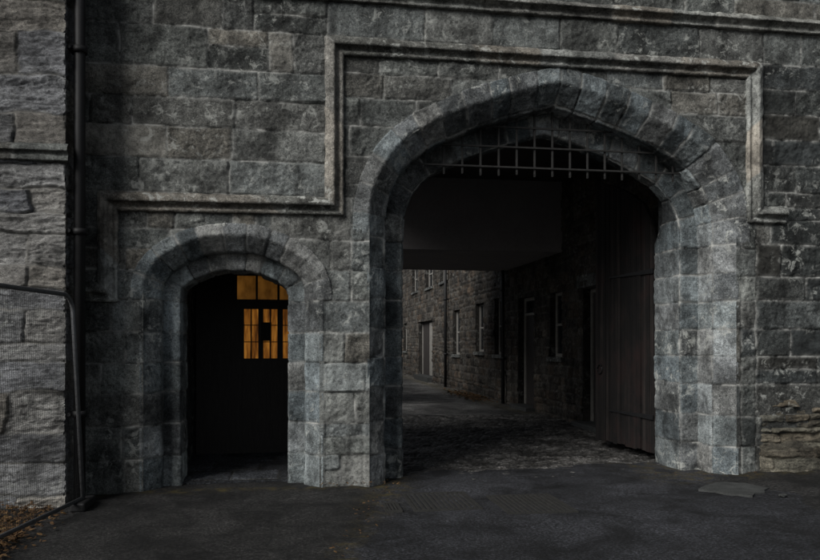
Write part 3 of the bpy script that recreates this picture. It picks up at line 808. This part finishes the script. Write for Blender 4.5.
edge_ = yc < .95 + .16 * fbm(xc * 1.4, yc * 1.4, 99, 4) + .12 * (xc - 3)
for nm, mk, mt in (('road', road_m & edge_, 'road'), ('pavement', ~road_m & (yc < 1.2), 'tarmac')):
    o = grid(nm, P, M[mt], None, mk, at); o['kind'] = 'structure'
# cobbles in the archway
cx = np.arange(.6, 5.62, .022); cy = np.arange(.30, 8.0, .022)
CX, CY = np.meshgrid(cx, cy)
rr = rubble_courses(.55, 5.7, .25, 8.1, 101, .10, .15, .13, .26)
Hc, Tc, Qc, Mc = masonry(CX, CY, cx, cy, rr, 102, joint=.012, edge=.035, relief=.004, depth=.018, off=.004, tilt=.004, warp=.02, rnd=.04)
o = grid('cobbles', np.stack([CX, CY, ground_h(CX, CY) + Hc - .005], -1), M['cobble'], None, None, dict(moss=Mc * 0.2, tone=np.clip(Tc * 1.2 - .7 * Mc, 0, 1))); o['kind'] = 'structure'
lx = np.arange(.2, 5.75, .07); ly = np.arange(7.9, 40.1, .07)
LX, LY = np.meshgrid(lx, ly)
lm = np.exp(-((LX - 5.25) / .3) ** 2) * .7
o = grid('lane', np.stack([LX, LY, ground_h(LX, LY) - .008 - .02 * np.exp(-((LX - 5.2) / .12) ** 2)], -1), M['lane'], None, None, dict(moss=lm, tone=.5 + .5 * fbm(LX * .7, LY * .4, 103, 3))); o['kind'] = 'structure'
# flagstones through the small doorway
fx = np.arange(-1.4, .32, .012); fy = np.arange(.40, 2.45, .012)
FX, FY = np.meshgrid(fx, fy)
fr = []
for (a, b_, xs) in ((.42, 1.02, (-1.35, -.72, -.18, .32)), (1.02, 1.7, (-1.4, -.98, -.42, .32)), (1.7, 2.5, (-1.4, -.7, -.1, .32))):
    fr += [(p, q, a, b_) for p, q in zip(xs, xs[1:])]
Hf, Tf, Qf, Mf = masonry(FX, FY, fx, fy, fr, 105, joint=.012, edge=.01, relief=.004, depth=.010, off=.004, tilt=.003, warp=.006)
o = grid('flagstone_paving', np.stack([FX, FY, .060 + Hf], -1), M['flag'], None, None, dict(moss=Mf * .3, tone=Tf)); o['kind'] = 'structure'
st = MB().box((-1.25, .36, -.05), (-.04, .42, .050), .008).build('doorstep', M['flag']); st['kind'] = 'structure'

# drain grates set across the gateway
def grate(x0, x1, y0, y1, label, n):
    t = thing('drain_grate', label, 'drain grate', ((x0 + x1) / 2, (y0 + y1) / 2, 0), 'drain grates across the gateway')
    z = .012
    b_ = MB(); w = .03
    b_.box((x0, y0, -.03), (x0 + w, y1, z)).box((x1 - w, y0, -.03), (x1, y1, z)).box((x0 + w, y0, -.03), (x1 - w, y0 + w, z)).box((x0 + w, y1 - w, -.03), (x1 - w, y1, z))
    b_.build('frame', M['grate_iron'], t)
    MB().box((x0 + w, y0 + w, -.028), (x1 - w, y1 - w, -.008)).build('pit', M['black_iron'], t)
    s_ = (x1 - x0 - 2 * w) / n
    for i in range(n):
        xc_ = x0 + w + (i + .5) * s_
        MB().box((xc_ - s_ * .27, y0 + w, -.008), (xc_ + s_ * .27, y1 - w, z - .002), .003).build('bar', M['grate_iron'], t)
grate(1.13, 1.80, -1.24, -.42, 'ribbed iron drain grate just right of the middle pier', 12)
grate(1.98, 2.66, -1.50, -.66, 'ribbed iron drain grate farthest right in the gateway', 12)
grate(.86, 1.02, -1.22, -.84, 'small mossy drain grate at the foot of the middle pier', 3)

# flat pale slab, loose stones, rock footing at the right
def lump(rng, c, r, sq, seed):
    bm = bmesh.new(); bmesh.ops.create_icosphere(bm, subdivisions=3, radius=1)
    for v in bm.verts:
        p = v.co; q = np.array([[p.x * 1.3 + p.z * .7 + seed]]); w = np.array([[p.y * 1.3 - p.z * .5]])
        k_ = 1 + .35 * float(fbm(q, w, seed, 3)[0, 0])
        v.co = Vector((c[0] + p.x * r[0] * k_, c[1] + p.y * r[1] * k_, max(c[2] - .03, c[2] + p.z * r[2] * k_)))
    for f in bm.faces: f.smooth = False
    m = MB(); m.bm.free(); m.bm = bm
    return m
pts = [(4.31, -.76), (4.40, -.66), (4.52, -.55), (4.62, -.50), (4.70, -.43), (4.83, -.40), (4.93, -.47), (5.03, -.50), (5.06, -.66), (5.12, -.80), (4.99, -.90), (4.91, -1.03), (4.78, -1.05), (4.68, -1.16), (4.60, -1.06), (4.49, -1.0), (4.44, -.86)]
s_ = MB().poly([(x, y, .0) for x, y in pts], (0, 0, .024)).build('paving_slab', M['slab']); tag(s_, 'flat pale stone slab lying on the tarmac before the right jamb', 'slab')
rng = random.Random(21)
LS = [((4.98, -1.22, .03), (.07, .06, .03), 'loose grey stone beside the flat pale slab'),
      ((5.45, -1.62, .06), (.09, .06, .035), 'loose stone on the rough ground near the right edge'), ((5.25, -2.05, .05), (.10, .05, .03), 'long flat loose stone nearest the camera at the right')]
for i, (c, r_, lb) in enumerate(LS):
    tag(lump(rng, c, [q * .6 for q in r_], 1, 30 + i).build('loose_stone', M['slab']), lb, 'stone', 'loose stones on the ground')

u_ = np.arange(5.48, 9.0, .014); v_ = np.arange(-.05, 1.02, .014)
UU, VV = np.meshgrid(u_, v_)
ft = rubble_courses(5.4, 9.1, -.1, 1.1, 111, .05, .14, .25, .8)
Hr, Tr, Qr, Mr = masonry(UU, VV, u_, v_, ft, 112, joint=.006, edge=.012, relief=.022, depth=.03, off=.022, tilt=.02, warp=.03, an=(.6, 3.2))
prj = .02 + .24 * np.clip(1 - VV / (.5 + .25 * fbm(UU * 1.1, UU * 0, 113, 3) + .12 * (UU - 5.6)), 0, 1) * sstep(5.45, 5.9, UU) - .08 * sstep(5.6, 5.48, UU) - .10 * sstep(.75, .95, VV)
P = np.stack([UU, -prj - Hr * sstep(5.46, 5.6, UU), VV + 0 * UU], -1)
o = grid('rock_footing', P, M['footing'], gate, None, dict(tone=Tr, hue=Qr, mortar=Mr * .1)); o['label'] = 'broken layered slate at the foot of the right-hand wall'

# fallen leaves
def leaves():
    rng = random.Random(5); bm = bmesh.new()
    def put(x, y, z, s):
        a = rng.uniform(0, 6.28); t1, t2 = rng.uniform(-.5, .5), rng.uniform(-.5, .5)
        mt = Matrix.Translation((x, y, z)) @ Matrix.Rotation(a, 4, 'Z') @ Matrix.Rotation(t1, 4, 'X') @ Matrix.Rotation(t2, 4, 'Y')
        vs = [bm.verts.new(mt @ Vector((px * s, py * s, pz * s))) for px, py, pz in ((-1, 0, 0), (-.3, -.5, .15), (.5, -.4, .1), (1.1, 0, .25), (.5, .4, .1), (-.3, .5, .15))]
        bm.faces.new(vs)
    for _ in range(2600):                                   # drift against the tower behind the fence
        y = rng.uniform(-3.0, -.62); w = .55 + .12 * math.sin(y * 4); x = -2.28 - (y + .6) * .05 - abs(rng.gauss(0, w)) + .25 * max(0, rng.gauss(0, .5))
        put(x, y, .015 + .10 * max(0, 1 - abs(x + 2.75) / .6) * rng.random() + rng.random() * .02, rng.uniform(.012, .032))
    for _ in range(60):
        y = rng.uniform(-2.8, -.1); x = .96 + (y + .3) * .26 + rng.gauss(-.02, .09); put(x, y, .04 + rng.random() * .015, rng.uniform(.008, .02))
    for _ in range(70):
        put(rng.uniform(.25, 1.15), rng.gauss(-.1, .06), .06 + rng.random() * .02, rng.uniform(.008, .02))
    for _ in range(500):
        y = rng.gauss(13.6, 1.2); put(min(5.5, rng.gauss(5.2, .22)), y, .03, rng.uniform(.03, .06))
    for _ in range(40):
        put(rng.uniform(4.2, 6.5), rng.gauss(-.12, .08), .06, rng.uniform(.008, .018))
    me = bpy.data.meshes.new('fallen_leaves'); bm.to_mesh(me); bm.free()
    tag(link('fallen_leaves', me, M['leaf']), 'scatter of brown and amber fallen leaves in the gutters', 'leaves', kind='stuff')
leaves()
